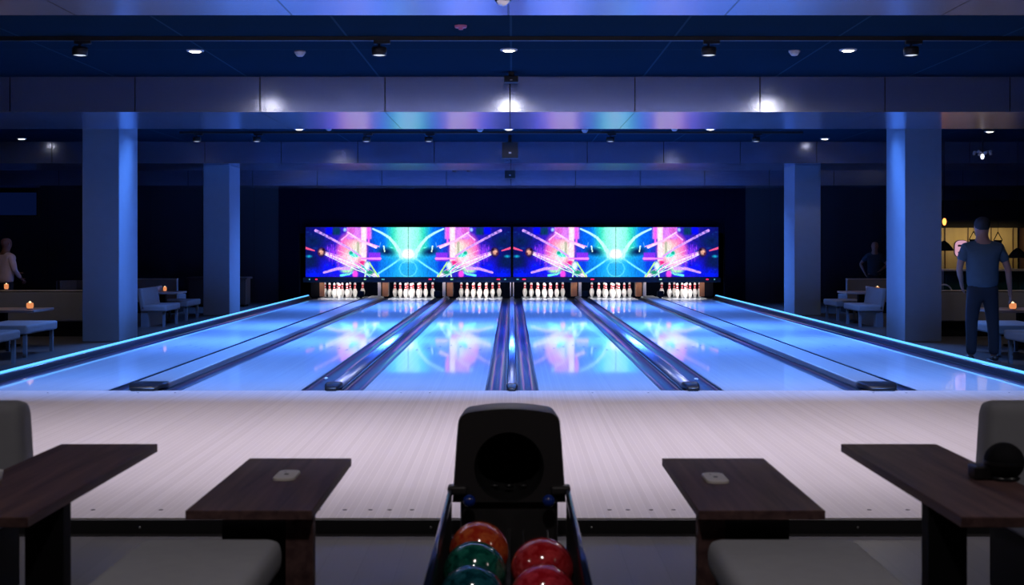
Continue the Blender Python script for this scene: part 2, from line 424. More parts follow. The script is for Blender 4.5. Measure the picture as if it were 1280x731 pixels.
# ------------------------------------------------------------------ pins
PIN = [(0, .0), (.026, 0), (.030, .006), (.037, .035), (.050, .075), (.058, .112), (.0595, .130), (.055, .158), (.044, .188), (.033, .212),
       (.026, .232), (.0235, .246), (.0235, .262), (.026, .284), (.0305, .306), (.032, .322), (.028, .343), (.018, .357), (0, .364)]
def pinmesh():
    bm = bmesh.new(); lathe(bm, PIN, seg=16, mif=lambda i: 1 if i in (9, 10, 12, 13) else 0)
    return emit_mesh('bowling_pin', bm, ['pin', 'pinred'])
LP = ['leftmost lane', 'second lane from left', 'lane left of centre', 'lane right of centre', 'second lane from right', 'rightmost lane']
pin0 = pinmesh(); used = False
ROWS = [[(0, 'head pin')], [(-1, 'left pin of the second row'), (1, 'right pin of the second row')],
        [(-2, 'left pin of the third row'), (0, 'middle pin of the third row'), (2, 'right pin of the third row')],
        [(-3, 'outer left pin of the back row'), (-1, 'inner left pin of the back row'), (1, 'inner right pin of the back row'), (3, 'outer right pin of the back row')]]
for i, (x0, x1) in enumerate(LANES):
    for r_, row in enumerate(ROWS):
        for k, nm in row:
            p = pin0 if not used else pin0.copy()
            if used: COL.objects.link(p)
            used = True
            p.location = ((x0 + x1) / 2 + k * .1524, 28.95 + r_ * .264, LZ)
            tag(p, f'bowling pin, {nm}, {LP[i]}', 'bowling pin', f'ten pins standing on the {LN[i]}')

# ------------------------------------------------------------------ pin machines: posts, scoring bar
POSTS = [(388, 405, 'far left', 'o'), (472, 485, 'between the two leftmost lanes', 'p'), (553, 566, 'left of centre', 'p'), (636.5, 643.5, 'centre', 'c'), (714, 727, 'right of centre', 'p'), (795, 808, 'between the two rightmost lanes', 'p'), (875, 892, 'far right', 'o')]
for a, c, nm, kd in POSTS:
    x0, x1 = (a - CX) / 54, (c - CX) / 54; xc = (x0 + x1) / 2; h = (x1 - x0) / 2; s = -1 if xc < 0 else 1
    t = thing('lane_end_post', {'c': 'slim pale metal post at the middle of the pin pits', 'o': f'tan and black end post of the pin pits at the {nm}', 'p': f'tan and pale post of the pin pits {nm}'}[kd], 'post', (xc, 28.50, 0), 0, 'posts between the pin pits')
    if kd == 'c':
        for u in (-.045, .02): made('pale_strip', lambda b: box(b, u, u + .025, -.05, 0, .14, .47), 'pale', t)
        made('side_plate', lambda b: box(b, -h, h, .002, .30, LZ + .08, .47), 'blackmatt', t)
    elif kd == 'p':
        a1, a2 = sorted((s * h, s * (h - .07))); made('pale_strip', lambda b: box(b, a1, a2, -.03, .0, .14, .47), 'pale', t)
        a1, a2 = sorted((s * (h - .10), -s * h)); made('tan_panel', lambda b: box(b, a1, a2, -.03, 0, .14, .47), 'tan', t)
        made('side_plate', lambda b: box(b, -h, h, .002, .30, LZ + .08, .47), 'blackmatt', t)
    else:
        a1, a2 = sorted((-s * h, -s * (h - .11))); made('tan_panel', lambda b: box(b, a1, a2, -.03, 0, .14, .47), 'tan', t)
        a1, a2 = sorted((s * h, -s * (h - .11))); made('side_plate', lambda b: box(b, a1, a2, -.02, .30, .15, .47), 'blackmatt', t)
t = thing('scoring_bar', 'long dark bar with tiny coloured lights under the big screens', 'scoring bar', (0, 28.35, 0))
made('housing', lambda b: box(b, -4.82, 4.82, -.04, .12, .472, .580, bev=.008), 'bar', t)
for px, mm, w_ in ((388, 'glowcyan', .03), (396.5, 'glowred', .05), (457, 'glowgreen', .05), (479.5, 'glowcyan', .07), (538, 'glowred', .07), (543, 'glowcyan', .03), (565, 'glowgreen', .06), (623, 'glowred', .08), (631.5, 'glowcyan', .04), (647, 'glowcyan', .05), (655, 'glowred', .08), (713, 'glowcyan', .05), (740, 'glowred', .08), (825, 'glowgreen', .06), (883, 'glowred', .06), (892, 'glowcyan', .03)):
    x = (px - CX) / 54
    made('indicator_light', lambda b: box(b, x - w_ / 2, x + w_ / 2, -.046, -.041, .525, .555), mm, t)
for i, (x0, x1) in enumerate(LANES):
    area('pin_deck_lamp', ((x0 + x1) / 2, 28.62, .56), (R(38), 0, 0), .95, .10, 13, (1, .93, .88), 170)
area('pit_front_lamp', (0, 28.35, .468), (R(20), 0, 0), 9.2, .03, 10, (1, .84, .70), 170)
for s, dx in ((-1, -3.43), (-1, -1.70), (1, 1.67), (1, 3.37)):
    nm = {-3.43: 'between the two leftmost lanes', -1.70: 'left of centre', 1.67: 'right of centre', 3.37: 'between the two rightmost lanes'}[dx]
    t = thing('ball_sensor', f'small black sensor box on the divider {nm}, before the pins', 'sensor', (dx, 27.9, .0), 0, 'black sensor boxes before the pins')
    made('box_body', lambda b: box(b, -.075, .075, -.05, .05, .15, .29, bev=.03, seg=3), 'blackmatt', t)
    made('foot', lambda b: box(b, -.03, .03, -.03, .03, .121, .16), 'blackmatt', t)

# ------------------------------------------------------------------ big screens
def screen_picture(W=176, H=84):
    """abstract light-trail picture, painted in the 60..1232 x 72..632 frame measured off one screen"""
    X, Y = np.meshgrid(60 + (np.arange(W) + .5) / W * 1172, 72 + (np.arange(H) + .5) / H * 560)
    img = np.zeros((H, W, 3))
    def c(*a): return np.array(a, float)
    rng = np.random.RandomState(3)
    stops = [(60, (8, 16, 90)), (200, (14, 16, 130)), (400, (44, 26, 180)), (760, (40, 40, 180)), (860, (10, 70, 200)), (960, (10, 130, 225)), (1000, (30, 170, 215)), (1060, (50, 205, 180)), (1120, (130, 245, 215)), (1232, (160, 250, 232))]
    for k in range(3): img[..., k] = np.interp(X, [s[0] for s in stops], [s[1][k] for s in stops])
    def blend(mask, col): 
        m_ = np.clip(mask, 0, 1)[..., None]; img[:] = img * (1 - m_) + c(*col) * m_
    def add(mask, col): img[:] = img + np.clip(mask, 0, 1)[..., None] * c(*col)
    def ell(cx, cy, rx, ry, soft=.3, rot=0):
        a = math.radians(rot); dx, dy = X - cx, Y - cy
        u = (dx * math.cos(a) + dy * math.sin(a)) / rx; v = (-dx * math.sin(a) + dy * math.cos(a)) / ry
        return np.clip((1 - np.hypot(u, v)) / soft, 0, 1)
    def line(pts, w0, w1=None, soft=6):
        w1 = w0 if w1 is None else w1; best = np.zeros_like(X); n = len(pts) - 1
        for i in range(n):
            (ax, ay), (bx, by) = pts[i], pts[i + 1]; L2 = (bx - ax) ** 2 + (by - ay) ** 2
            t_ = np.clip(((X - ax) * (bx - ax) + (Y - ay) * (by - ay)) / L2, 0, 1)
            d = np.hypot(X - ax - t_ * (bx - ax), Y - ay - t_ * (by - ay)); ww = (w0 + (w1 - w0) * (i + t_) / n) / 2
            best = np.maximum(best, np.clip((ww + soft - d) / soft, 0, 1))
        return best
    def rect(x0, x1, y0, y1, soft=12):
        return np.clip((X - x0) / soft, 0, 1) * np.clip((x1 - X) / soft, 0, 1) * np.clip((Y - y0) / soft, 0, 1) * np.clip((y1 - Y) / soft, 0, 1)
    # left part
    blend(rect(280, 380, 60, 160, 20), (5, 10, 235)); blend(rect(360, 470, 60, 170, 25), (8, 50, 90))
    blend(ell(150, 230, 190, 130, .8), (8, 28, 84)); blend(ell(110, 450, 120, 120, .7), (8, 24, 80))
    blend(rect(200, 620, 420, 660, 90) * .9, (10, 20, 245)); blend(ell(150, 600, 170, 90, .8), (5, 25, 240))
    blend(ell(100, 400, 45, 22, .7), (20, 150, 190))
    blend(ell(360, 360, 100, 110, .9), (120, 40, 225))
    # right part: blue to the lower side of the sun
    blend(ell(900, 200, 120, 190, .8), (5, 95, 225)); blend(ell(1020, 520, 230, 170, .9), (15, 160, 235)); blend(ell(860, 500, 120, 120, .8), (10, 60, 215))
    low = np.clip((Y - 330) / 160, 0, 1) * np.clip((X - 880) / 90, 0, 1)
    blend(low * .8, (20, 150, 232)); blend(low * np.clip((1120 - X) / 200, 0, 1) * .7, (8, 85, 205))
    blend(ell(980, 345, 135, 62, .8, 8), (6, 34, 80))
    # pink body
    blend(ell(590, 330, 200, 235, .3), (228, 90, 195)); blend(ell(600, 345, 165, 200, .6), (245, 165, 180)); blend(ell(560, 430, 120, 110, .8), (235, 200, 215))
    blend(rect(520, 825, 60, 215, 18), (208, 120, 235)); blend(rect(530, 640, 60, 160, 30), (200, 90, 200))
    blend(ell(650, 330, 95, 150, .6), (225, 215, 205)); blend(rect(640, 680, 230, 400, 16), (170, 170, 150))
    blend(rect(690, 765, 60, 470, 14), (255, 215, 225)); blend(rect(765, 800, 60, 260, 10), (225, 90, 235))
    blend(rect(400, 470, 280, 560, 40) * .6, (215, 100, 205))
    blend(ell(610, 375, 68, 48, .4, 20), (70, 225, 200)); blend(ell(580, 360, 25, 20, .4), (20, 160, 140))
    blend(rect(775, 925, 350, 460, 14), (125, 45, 225)); blend(line([(700, 425), (915, 425)], 12, 22), (235, 130, 245))
    blend(ell(715, 475, 45, 35, .5), (220, 40, 130))
    blend(ell(540, 550, 105, 50, .5, -8), (150, 225, 175)); blend(line([(270, 582), (420, 540), (560, 535)], 18, 34), (200, 150, 245))
    blend(line([(465, 615), (560, 600), (640, 560)], 22, 10), (90, 220, 215)); blend(ell(628, 600, 42, 60, .5), (235, 70, 215))
    # trails
    blend(line([(175, 110), (230, 135), (560, 310), (690, 400)], 26, 14), (205, 150, 255))
    blend(line([(470, 215), (560, 140)], 9), (235, 170, 240)); blend(line([(545, 130), (700, 230), (865, 298)], 10, 22), (240, 200, 250))
    blend(line([(560, 170), (900, 290)], 4), (250, 170, 230))
    for d, cl, w_ in ((0, (255, 232, 240), 9), (24, (250, 200, 240), 4), (-20, (235, 165, 240), 3), (50, (225, 240, 240), 6), (-44, (245, 200, 215), 3)):
        blend(line([(250, 350 + d * .3), (640, 500 + d), (900, 628 + d * .4)], w_, w_ * 1.2, 4), cl)
    blend(line([(60, 306), (160, 336)], 20, 8), (235, 80, 130))
    blend(ell(240, 352, 56, 66, .35), (40, 20, 60)); blend(ell(238, 352, 38, 46, .6), (225, 165, 140)); blend(ell(265, 325, 20, 18, .5), (30, 10, 40)); blend(ell(215, 370, 16, 20, .5), (80, 30, 60))
    blend(ell(765, 500, 50, 60, .6), (200, 240, 235)); blend(line([(760, 500), (740, 632)], 24, 8), (225, 255, 240)); blend(line([(560, 430), (700, 560), (800, 632)], 4, 6, 4), (150, 240, 210)); blend(line([(790, 470), (890, 625)], 10, 14, 4), (180, 240, 130)); blend(line([(700, 500), (800, 600)], 8, 8, 4), (40, 200, 190))
    blend(ell(800, 580, 55, 30, .6), (30, 140, 110)); blend(ell(510, 100, 26, 30, .6), (150, 190, 240))
    # arc and sun
    blend(line([(830, 90), (930, 135), (1020, 190), (1090, 270), (1140, 350), (1158, 410)], 8, 40, 10), (185, 250, 250))
    blend(line([(885, 598), (1010, 520), (1150, 425)], 12, 12, 8), (110, 220, 250))
    blend(rect(1180, 1240, 60, 330, 40) * .7, (165, 255, 240))
    blend(ell(1232, 385, 130, 110, .9) * .9, (160, 250, 245)); blend(ell(1225, 372, 74, 66, .4), (255, 255, 255))
    blend((np.abs(np.hypot((X - 1232) / 1.0, (Y - 540) * 1.1) - 95) < 9) * .4, (120, 240, 245))
    blend(line([(955, 285), (965, 345)], 12, 8, 4), (215, 255, 240)); blend(ell(1045, 302, 32, 10, .6, 12), (100, 240, 220))
    blend(line([(920, 240), (905, 300)], 3, 3, 4), (90, 170, 230))
    for q in range(26):      # fine vertical violet streaks and stray sparks
        x_ = rng.uniform(300, 430); y_ = rng.uniform(260, 420); blend(line([(x_, y_), (x_, y_ + rng.uniform(40, 110))], 2, 2, 4) * .45, (170, 70, 245))
    for q in range(40):
        x_ = rng.uniform(70, 420); y_ = rng.uniform(100, 600); blend(ell(x_, y_, rng.uniform(12, 36), rng.uniform(8, 26), .9) * .35, (4, 14, 60) if q % 3 else (20, 80, 150))
    for q in range(14):
        a_ = rng.uniform(-1.2, 1.2); blend(line([(640, 420), (640 + 230 * math.cos(a_ + 3.1), 420 + 200 * math.sin(a_ + 3.1))], 3, 1, 5) * .4, (250, 220, 240))
    n = rng.normal(0, 1, (H, W)); n = (n + np.roll(n, 1, 0) + np.roll(n, 1, 1) + np.roll(n, 2, 0)) / 2
    img = np.clip(img * (1 + .05 * n[..., None]), 0, 255) / 255
    return np.where(img <= .04045, img / 12.92, ((img + .055) / 1.055) ** 2.4)
ART = screen_picture()
mscreen = bpy.data.materials.new('screen_picture'); mscreen.use_nodes = True
nt = mscreen.node_tree; nt.nodes.clear()
at_ = nt.nodes.new('ShaderNodeAttribute'); at_.attribute_name = 'Col'; em = nt.nodes.new('ShaderNodeEmission'); mo = nt.nodes.new('ShaderNodeOutputMaterial')
SCREEN_GAIN = 1.3
em.inputs[1].default_value = SCREEN_GAIN; nt.links.new(at_.outputs['Color'], em.inputs[0]); nt.links.new(em.outputs[0], mo.inputs[0])
def screen_mesh(flip):
    H, W, _ = ART.shape; w_, h_ = 2.362, 1.148
    a = ART[:, ::-1] if flip else ART
    xs = np.linspace(-w_ / 2, w_ / 2, W + 1); zs = np.linspace(h_ / 2, -h_ / 2, H + 1)
    vs = [(x, 0, z) for z in zs for x in xs]; n = W + 1
    fs = [(r * n + c, (r + 1) * n + c, (r + 1) * n + c + 1, r * n + c + 1) for r in range(H) for c in range(W)]
    me = bpy.data.meshes.new('display'); me.from_pydata(vs, [], fs)
    ca = me.color_attributes.new('Col', 'FLOAT_COLOR', 'CORNER')
    buf = np.ones((H * W, 4, 4), np.float32); buf[:, :, :3] = a.reshape(-1, 1, 3); ca.data.foreach_set('color', buf.ravel())
    me.materials.append(mscreen); return me
sm = [screen_mesh(False), screen_mesh(True)]
SZ = CZ + (305 - 315) / 54
for i, nm in enumerate(('leftmost of the four', 'second from the left', 'third from the left', 'rightmost of the four')):
    xc = (-3.585, -1.212, 1.212, 3.585)[i]
    t = thing('display_screen', f'glowing screen with colourful light trails, {nm}', 'screen', (xc, 28.36, SZ), 0, 'big screens above the pins')
    o = bpy.data.objects.new('display', sm[i % 2]); COL.objects.link(o); o.parent = t
    made('bezel', lambda b: box(b, -1.186, 1.186, .004, .09, -.585, .585), 'blackplastic', t)

# ------------------------------------------------------------------ ceiling fittings
def at(px, py, h):      # point seen at pixel on the horizontal plane h above the eye
    s = (HY - py) / h; return ((px - CX) / s, F / s)
dl = thing('downlight', '', 'downlight')
made('lens', lambda b: lathe(b, [(0, -.022), (.045, -.018), (.062, 0), (0, 0)]), 'lens', dl)
made('trim_ring', lambda b: lathe(b, [(.063, 0), (.064, -.014), (.080, -.010), (.086, 0)]), 'trimring', dl)
DL = [(244, 63, 'left of centre in the front ceiling bay', 16), (636, 62, 'at the middle of the front ceiling bay', 36), (1060, 62, 'right of centre in the front ceiling bay', 36),
      (374, 161, 'left of centre just beyond the first beam', 12), (636, 161, 'above the hanging speaker, beyond the first beam', 12), (888, 161, 'right of centre just beyond the first beam', 12),
      (27, 173, 'at the far left beyond the first beam', 3), (1031, 173, 'beyond the first beam, left of the right near column', 12), (1237, 164, 'at the far right above the bar area', 30)]
for k, (px, py, nm, pw) in enumerate(DL):
    x, y = at(px, py, 1.9)
    o = dl if k == 0 else copy_tree(dl)
    place(o, (x, y, CEIL), f'small round bright downlight {nm}', group='round ceiling downlights')
    spot('downlight_beam', (x, y, CEIL - .04), (0, 0, 0), pw, (1, .9, .8), 100 if py > 100 and abs(px - CX) > 300 else 172, .25, .06)
for px, py, nm in ((374, 212, 'left of centre'), (880, 212, 'right of centre'), (1096, 212, 'between the two right columns')):
    x, y = at(px, py, 1.9); y = min(y, 26.6); 
    x = (px - CX) * y / F; z = CZ + (HY - py) * y / F
    o = copy_tree(dl); place(o, (x, y, CEIL), f'tiny distant downlight {nm} before the last beam', group='round ceiling downlights')
for sx, nm in ((-1, 'left'), (1, 'right')):
    o = copy_tree(dl); place(o, (sx * 7.2, 16.9, CEIL), f'added fill downlight above the {nm} booth sofa, hidden by the first beam', group='round ceiling downlights')
    spot('downlight_beam', (sx * 7.2, 16.9, CEIL - .04), (0, 0, 0), 42, (1, .86, .76), 130, .8, .06)  # fill spot added to brighten the side booth, unseen behind the beam
for px, py, nm in ((-700, 0, 'left'), (0, 0, 'middle'), (700, 0, 'right')):
    o = copy_tree(dl); x = px / 200
    place(o, (x, 2.4, CEIL), f'added fill downlight above the seating, {nm} one, above the frame', group='round ceiling downlights')
    spot('downlight_beam', (x, 2.4, CEIL - .04), (R(14), 0, 0), 72, (1, .90, .88), 130, .8, .12)  # fill spot added to brighten the foreground tables, out of view

def track(name, y, x0, x1, label):
    return tag(made('light_track', lambda b: box(b, x0, x1, y - .025, y + .025, CEIL - .038, CEIL - .002), 'trackblack'), label, 'light track', 'black lighting tracks')
track('light_track', 11.25, -6.4, 4.85, 'long black lighting track across the front ceiling bay')
track('light_track', 20.7, -5.6, 4.9, 'black lighting track beyond the first beam')
sh = thing('track_spotlight', '', 'spotlight')
made('adaptor', lambda b: box(b, -.05, .10, -.02, .02, -.03, 0, bev=.004), 'trackblack', sh)
made('stem', lambda b: tube(b, (0, 0, -.06), (0, 0, -.028), .012), 'trackblack', sh)
made('lamp_head', lambda b: lathe(b, [(.058, -.135), (.066, -.135), (.070, -.075), (.062, -.058), (0, -.058)]), 'trackblack', sh)
made('lens', lambda b: lathe(b, [(0, -.138), (.03, -.136), (.057, -.130)]), 'lenslow', sh)
SP = [(100, 11.25, 'at the far left of the front track'), (474, 11.25, 'on the front track left of the middle downlight'), (886, 11.25, 'on the front track right of the middle downlight'), (1139, 11.25, 'at the right end of the front track'),
      (246, 20.7, 'leftmost on the rear track'), (321, 20.7, 'second from the left on the rear track'), (458, 20.7, 'third from the left on the rear track'), (536, 20.7, 'on the rear track just left of the hanging speaker'), (763, 20.7, 'on the rear track right of the hanging speaker'), (945, 20.7, 'rightmost on the rear track')]
for k, (px, y, nm) in enumerate(SP):
    x = (px - CX) * y / F; o = sh if k == 0 else copy_tree(sh)
    place(o, (x, y, CEIL - .038), f'black spotlight {nm}', group='black track spotlights')
    if y < 12: spot('spotlight_beam', (x, y, CEIL - .23), (R(-24), 0, 0), 55, (1, .86, .86), 85, .9, .06)
sd = thing('smoke_detector', '', 'smoke detector')
made('base_plate', lambda b: lathe(b, [(0, 0), (.055, 0), (.055, -.018), (0, -.018)][::-1]), 'white', sd)
made('sensor_dome', lambda b: lathe(b, [(.046, -.018), (.044, -.032), (.028, -.05), (0, -.054)]), 'white', sd)
SDS = [(375, 64, 'left one in the front bay'), (993, 63, 'right one in the front bay'), (411, 159.5, 'beyond the first beam, left of centre'), (600, 161, 'beyond the first beam, left of the middle downlight'), (731, 162, 'beyond the first beam, right of the middle downlight'), (843, 160, 'beyond the first beam, right of centre')]
for k, (px, py, nm) in enumerate(SDS):
    x, y = at(px, py, 1.9); o = sd if k == 0 else copy_tree(sd)
    place(o, (x, y, CEIL), f'white round smoke detector, {nm}', group='smoke detectors')
x, y = at(576, 32, 1.9)
rd = thing('alarm_light', 'small reddish ceiling disc in the front bay left of centre', 'alarm light', (x, y, CEIL))
made('disc', lambda b: lathe(b, [(0, -.02), (.05, -.018), (.055, 0)]), 'reddet', rd); made('tip', lambda b: lathe(b, [(0, -.035), (.02, -.034), (.022, -.02)]), 'reddet', rd)
# mirrored dome under the nearest beam
t = thing('mirror_dome', 'faceted glassy half dome hanging under the nearest ceiling beam at the top edge', 'dome', ((629 - CX) / 204, 7.45, BB))
def dome(b):
    g = bmesh.ops.create_icosphere(b, subdivisions=2, radius=.056, matrix=Matrix.Translation((0, 0, -.002)))
    for v in list(b.verts):
        if v.co.z > 0: v.co.z = 0
made('facets', dome, mat('faceted_mirror', (.75, .75, .8), .08, 1), t)
made('collar', lambda b: lathe(b, [(.052, -.010), (.068, -.010), (.068, 0), (.052, 0)]), 'white', t)
# black boxes on the centre line
def hung_box(px, py, wpx, hpx, y, name, label, cat, up):
    s = F / y; x = (px - CX) / s; z = CZ + (HY - py) / s; wd, ht = wpx / s, hpx / s
    t = thing(name, label, cat, (x, y, z))
    made('cabinet', lambda b: box(b, -wd / 2, wd / 2, 0, wd * .8, -ht / 2, ht / 2, bev=.008), 'trackblack', t)
    made('bracket', lambda b: box(b, -.03, .03, wd * .3, wd * .3 + .05, ht / 2, up - z), 'trackblack', t)
    made('front_mark', lambda b: box(b, -wd * .08, wd * .08, -.004, .0, -ht * .22, -ht * .12), 'trimring', t)
    return t
hung_box(639, 98.5, 18, 8, 13.5, 'sensor_box', 'small flat black box at the top middle of the first lit beam', 'box', CEIL)
hung_box(637.5, 187.5, 20, 20, 21.3, 'hanging_speaker', 'square black speaker hanging at centre beyond the first beam', 'speaker', CEIL)
hung_box(637.5, 217, 13, 11, 26.2, 'hanging_projector', 'small black box hanging at centre beyond the second beam', 'projector', CEIL)
for px, nm in ((568, 'left'), (586, 'right')):
    y = 26.0; x = (px - CX) * y / F; z = CZ + (HY - 213) * y / F
    t = thing('ceiling_spot', f'tiny dark ceiling spot beyond the second beam, {nm} of the pair', 'spotlight', (x, y, CEIL), 0, 'pair of tiny dark ceiling spots')
    made('can', lambda b: tube(b, (0, 0, z - CEIL - .03), (0, 0, z - CEIL + .03), .045), 'trackblack', t)
    made('stem', lambda b: tube(b, (0, 0, z - CEIL), (0, 0, 0), .01), 'trackblack', t)

# ------------------------------------------------------------------ ball return with balls
BX = -.012
t = thing('ball_return', 'black ball return with round mouth and rack of balls at the front centre', 'ball return', (BX, 5.0, 0))
hz0, hz1 = .30, .686
def hood_outline(n=40):
    # outline of the hood front: wide flat base, rounded upper corners, gently arched top
    pts = []
    wb, wt = .232, .205
    pts.append((wb, hz0)); pts.append((wt + .010, .55)); 
    for k in range(7):
        a = R(90 * k / 6); pts.append((wt - .048 + .052 * math.cos(a), hz1 - .07 + .056 * math.sin(a)))
    for k in range(1, 8): 
        u = 1 - 2 * k / 8; pts.append((u * (wt - .048), hz1 - .014 + .014 * (1 - u * u)))
    L = pts[:]; 
    for x, z in pts[::-1]:
        if x > 1e-4: pass
    left = [(-x, z) for x, z in L[:9]][::-1]
    return L + left
def circle_pts(c, r, outline):
    return [(c[0] + r * (x - c[0]) / math.hypot(x - c[0], z - c[1]), c[1] + r * (z - c[1]) / math.hypot(x - c[0], z - c[1])) for x, z in outline]
def hood(b):
    ol = hood_outline()
    # densify
    o2 = []
    for i in range(len(ol)):
        a, c = ol[i], ol[(i + 1) % len(ol)]
        m_ = max(1, int(math.hypot(a[0] - c[0], a[1] - c[1]) / .02))
        for k in range(m_): o2.append((a[0] + (c[0] - a[0]) * k / m_, a[1] + (c[1] - a[1]) * k / m_))
    ctr = (0, .445); ci = circle_pts(ctr, .142, o2); N = len(o2)
    def ring(pts, y, sc=1, zc=.45): return [b.verts.new((x * sc, y, zc + (z - zc) * sc)) for x, z in pts]
    seq = [(ring(o2, .40, .80), 0), (ring(o2, .22, .97), 0), (ring(o2, .02, 1), 0), (ring(o2, .0, .985), 0), (ring(ci, .0), 1), (ring(ci, .012, .96), 1), (ring(ci, .34, .8), 1)]
    for (a, _), (c, mi) in zip(seq, seq[1:]):
        for k in range(N):
            j = (k + 1) % N; f = b.faces.new((a[k], a[j], c[j], c[k]))
            f.material_index = 1 if (c is seq[5][0] or c is seq[6][0]) else 0
            f.smooth = c in (seq[1][0], seq[2][0], seq[6][0])
    b.faces.new(seq[0][0]); f = b.faces.new(seq[-1][0]); f.material_index = 1
made('hood', hood, ['hood', 'hoodin'], t)
def prism_x(b, x0, x1):
    v = [[b.verts.new((x, y, z)) for y, z in ((-1.75, .013), (-.02, .013), (-.02, .20), (-1.75, .03))] for x in (x0, x1)]
    b.faces.new(v[0]); b.faces.new(v[1][::-1])
    for k in range(4): b.faces.new((v[0][k], v[0][(k + 1) % 4], v[1][(k + 1) % 4], v[1][k]))
def chute(b):
    for x in (-.06, .0, .06): ball(b, (x, .12, .345), .010, 10, (2.0, 1, 1))
made('mouth_rollers', chute, 'blackplastic', t)
made('pedestal', lambda b: box(b, -.20, .20, .03, .36, 0, .31, bev=.02), 'hood', t)
made('tray', lambda b: (box(b, -.236, .236, -1.75, .02, .0, .012), box(b, -.242, -.234, -1.75, .02, .012, .30), box(b, .234, .242, -1.75, .02, .012, .30)), 'hoodin', t)
made('divider_strip', lambda b: prism_x(b, -.007, .007), 'hood', t)
for x in (-.065, .058, .155, -.165):
    made('guide_rail', lambda b: tube(b, (x, -1.75, .018), (x, -.02, .190), .0045, 8), 'screw', t)
for s in (-1, 1):
    made('side_rail', lambda b: (tube(b, (s * .238, -1.75, .350), (s * .238, .0, .350), .011, 14), box(b, s * .238 - .005, s * .238 + .005, -1.75, 0, .302, .345)), 'railblue', t)
    made('rail_collar', lambda b: box(b, min(s * .17, s * .25), max(s * .17, s * .25), -.03, .035, .335, .372, bev=.012, seg=3), 'hood', t)
    made('blue_roller', lambda b: ball(b, (s * .160, -.05, .318), .026, 18), 'bluebump', t)
BALLS = [(-.119, 4.40, .250, 'red_orange', 'orange-red marbled bowling ball, farthest ball in the left row of the rack', (.50, .03, .012), (.75, .16, .04)),
         (-.128, 4.185, .231, 'green', 'dark green marbled bowling ball, second in the left row', (.0, .06, .045), (.02, .20, .14)),
         (-.130, 3.968, .207, 'teal', 'dark teal marbled bowling ball, nearest in the left row', (.0, .04, .055), (.02, .14, .18)),
         (.104, 4.205, .238, 'red', 'crimson marbled bowling ball, farther one in the right row', (.42, .008, .012), (.70, .06, .07)),
         (.101, 3.985, .205, 'crimson', 'crimson marbled bowling ball, nearest in the right row', (.42, .008, .018), (.70, .05, .08))]
for x, y, z, cn, lb, a, b_ in BALLS:
    o = thing('bowling_ball', lb, 'bowling ball', (x, y, z), 0, 'bowling balls in the rack')
    made('shell', lambda b: ball(b, (0, 0, 0), .108, 48), speckle('ball_' + cn, a, b_), o)
    def holes(b):
        for dx, dz in ((-.014, .0), (.014, .0), (.0, -.035)):
            v = Vector((dx, .093 + dz * .3, -.02)).normalized() * .1075
            tube(b, v * .985, v * 1.003, .010, 14)
    made('finger_holes', holes, 'blackmatt', o)

# ------------------------------------------------------------------ foreground tables, stools, seats
def table(x0, x1, y0, y1, z, label, leg_s, legw, legy, panel=None, group='dark walnut tables in the foreground'):
    xc = (x0 + x1) / 2; t = thing('low_table', label, 'table', (xc, y0, 0), 0, group)
    h = (x1 - x0) / 2; D = y1 - y0
    made('tabletop', lambda b: box(b, -h, h, 0, D, z - .030, z, bev=.002, seg=1), 'wood', t)
    a, c = sorted((leg_s * (h - .004), leg_s * (h - legw)))
    ld = .05 if panel else .06
    made('leg', lambda b: box(b, a, c, legy, legy + ld, 0, z - .030), 'wood' if panel else 'blackmatt', t)
    if panel: 
        a2, c2 = sorted((leg_s * (h - legw - .001), leg_s * (h - legw - .22)))
        made('stretcher_panel', lambda b: box(b, a2, c2, legy + .08, legy + .14, 0.0, z - .030), 'blackplastic', t)
    made('foot_plate', lambda b: box(b, min(a, c), max(a, c), legy + ld + .001, legy + ld + .10, 0, .012), 'blackmatt', t)
    return t
table(-1.022, -.625, 3.84, 4.78, .52, 'walnut table left of the ball return, pale pad on it', 1, .09, .04, True)
table(.584, .980, 3.84, 4.78, .52, 'walnut table right of the ball return, pale pad on it', -1, .09, .04, True)
table(-1.70, -1.336, 3.39, 4.63, .60, 'walnut table at the left frame edge in front of a grey seat', 1, .12, .28)
table(1.24, 1.60, 3.39, 4.63, .60, 'walnut table at the right frame edge with a black rounded item', -1, .12, .28)
def stool(x0, x1, y0, y1, label):
    xc = (x0 + x1) / 2; t = thing('upholstered_bench', label, 'bench', (xc, y0, 0), 0, 'grey padded benches in the foreground'); h = (x1 - x0) / 2; D = y1 - y0
    made('seat_cushion', lambda b: box(b, -h, h, 0, D, .33, .44, bev=.045, seg=5), 'upholstery', t, smooth=True)
    made('base', lambda b: box(b, -h + .03, h - .03, .03, D - .03, .04, .332), 'blackmatt', t)
    for sx in (-1, 1):
        for sy in (.06, D - .06): made('foot', lambda b: tube(b, (sx * (h - .06), sy, 0), (sx * (h - .06), sy, .045), .018), 'blackmatt', t)
stool(-1.16, -.712, 3.1, 3.83, 'padded grey bench in front of the left pad table, cut by the lower frame edge')
stool(.605, 1.075, 3.1, 3.83, 'padded grey bench in front of the right pad table, cut by the lower frame edge')
